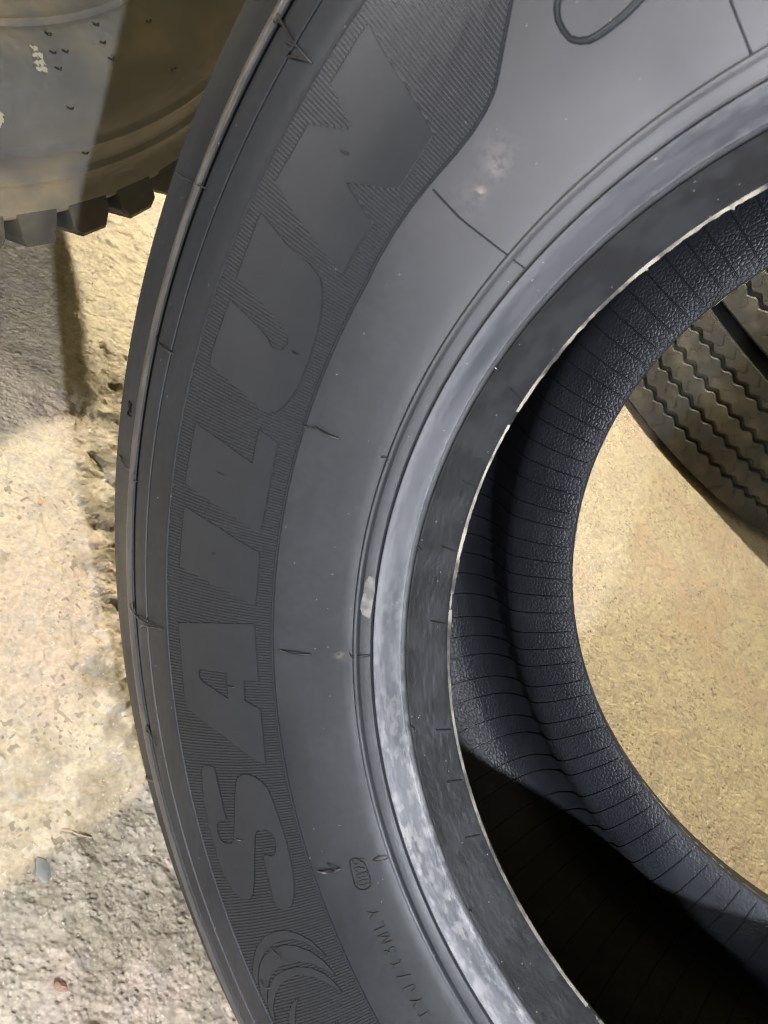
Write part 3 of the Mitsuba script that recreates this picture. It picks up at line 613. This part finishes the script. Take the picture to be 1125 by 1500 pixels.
chip((-0.0165, -0.244), 0.0088, (0.23, 0.24, 0.225), 4, 'blue grey chip lying on the floor at the lower left', 'stone chip', 0.2)
chip((0.2505, -0.4767), 0.0036, (0.40, 0.25, 0.13), 5, 'small orange fragment on the floor left of the big tyre', 'stone chip')
chip((-0.0859, -0.1995), 0.0050, (0.28, 0.17, 0.125), 6, 'rust red fragment at the very bottom left of the floor', 'stone chip')
tw_pts = np.array([[-0.0040, -0.2740], [-0.0100, -0.2782], [-0.0180, -0.2822], [-0.0262, -0.2880]])
tw_z = np.array([ground(*p) for p in tw_pts]) + 0.0012
put('twig', mikit.ply(tubes(resample(np.c_[tw_pts, tw_z], 0.004), 0.0008), principled(rgb(0.34, 0.28, 0.21), 0.7), smooth=50), 'thin dry straw of wood lying on the pale floor near the blue grey chip', 'twig')

g = np.random.default_rng(41)
ico = trimesh.creation.icosahedron(); bv, bf = np.array(ico.vertices), np.array(ico.faces)
pts = np.c_[g.uniform(-0.85, 0.75, 7000), g.uniform(-2.0, -0.12, 7000)]
dens = nfbm(pts[:, 0], pts[:, 1], 9, 3, 61); pts = pts[dens > g.uniform(0.30, 0.62, len(pts))][:3600]
size = 0.0006 + 0.0016 * g.random(len(pts)) ** 3
gz = _g(pts)
gv = bv[None] * (1 + 0.5 * (g.random((len(pts), 12, 1)) - 0.5)) * size[:, None, None] * np.array([1, 0.8, 0.6])
gv = gv + np.concatenate([pts, (gz + size * 0.3)[:, None]], 1)[:, None]
gf = bf[None] + (np.arange(len(pts)) * 12)[:, None, None]
put('grit', mikit.ply((gv.reshape(-1, 3), gf.reshape(-1, 3)), principled(mikit.proc(lambda p, n, uv: mikit.mix((0.20, 0.17, 0.135), (0.50, 0.45, 0.36), mikit.noise(p.x * 130, p.y * 130, 3.0))), 0.7, 0.3)), 'loose grit and crumbs scattered over the concrete floor', 'grit', None, 'stuff')

# ------------------------------------------------------------------ two lamps and an added fill lamp (all stand outside the picture)
put('work_lamp__bulb', {'type': 'sphere', 'center': COOL_POS.tolist(), 'radius': COOL_R, 'bsdf': {'type': 'ref', 'id': 'lamp_housing'}, 'emitter': {'type': 'area', 'radiance': rgb(*COOL.tolist())}})
put('work_lamp__base', mikit.ply(tubes([COOL_POS + [0, 0.013, -0.012], COOL_POS + [0, 0.03, -0.05], COOL_POS + [0.0, 0.05, -0.16]], 0.012, 16), 'lamp_housing', smooth=40))
tag('work_lamp', 'bare white work lamp behind the camera', 'lamp')
d = np.array([-0.2, -1.0, 0.0]) - WARM_POS; d /= np.linalg.norm(d)
lamp = T().look_at(origin=WARM_POS.tolist(), target=(WARM_POS + d).tolist(), up=[0, 0, 1])
put('fill_lamp__globe', {'type': 'sphere', 'center': FILL_POS.tolist(), 'radius': FILL_R, 'bsdf': {'type': 'ref', 'id': 'lamp_housing'}, 'emitter': {'type': 'area', 'radiance': rgb(*FILL.tolist())}})
put('fill_lamp__post', mikit.ply(tubes([[FILL_POS[0], FILL_POS[1], -0.01], [FILL_POS[0], FILL_POS[1], 0.5], [FILL_POS[0], FILL_POS[1], FILL_POS[2] - FILL_R]], 0.02, 12), 'lamp_housing', smooth=40))
tag('fill_lamp', 'unseen white fill lamp added well behind the camera to brighten the sidewall', 'lamp')
put('flood_lamp__lens', {'type': 'disk', 'to_world': lamp @ T().scale([0.032, 0.032, 1]), 'emitter': {'type': 'area', 'radiance': rgb(*WARM.tolist())}})
put('flood_lamp__housing', mikit.ply(trimesh.creation.cylinder(radius=0.075, height=0.1, sections=32, transform=trimesh.transformations.translation_matrix([0, 0, -0.053])), 'lamp_housing', smooth=30, to_world=lamp))
tag('flood_lamp', 'round yellowish flood lamp high behind the tyres', 'lamp')
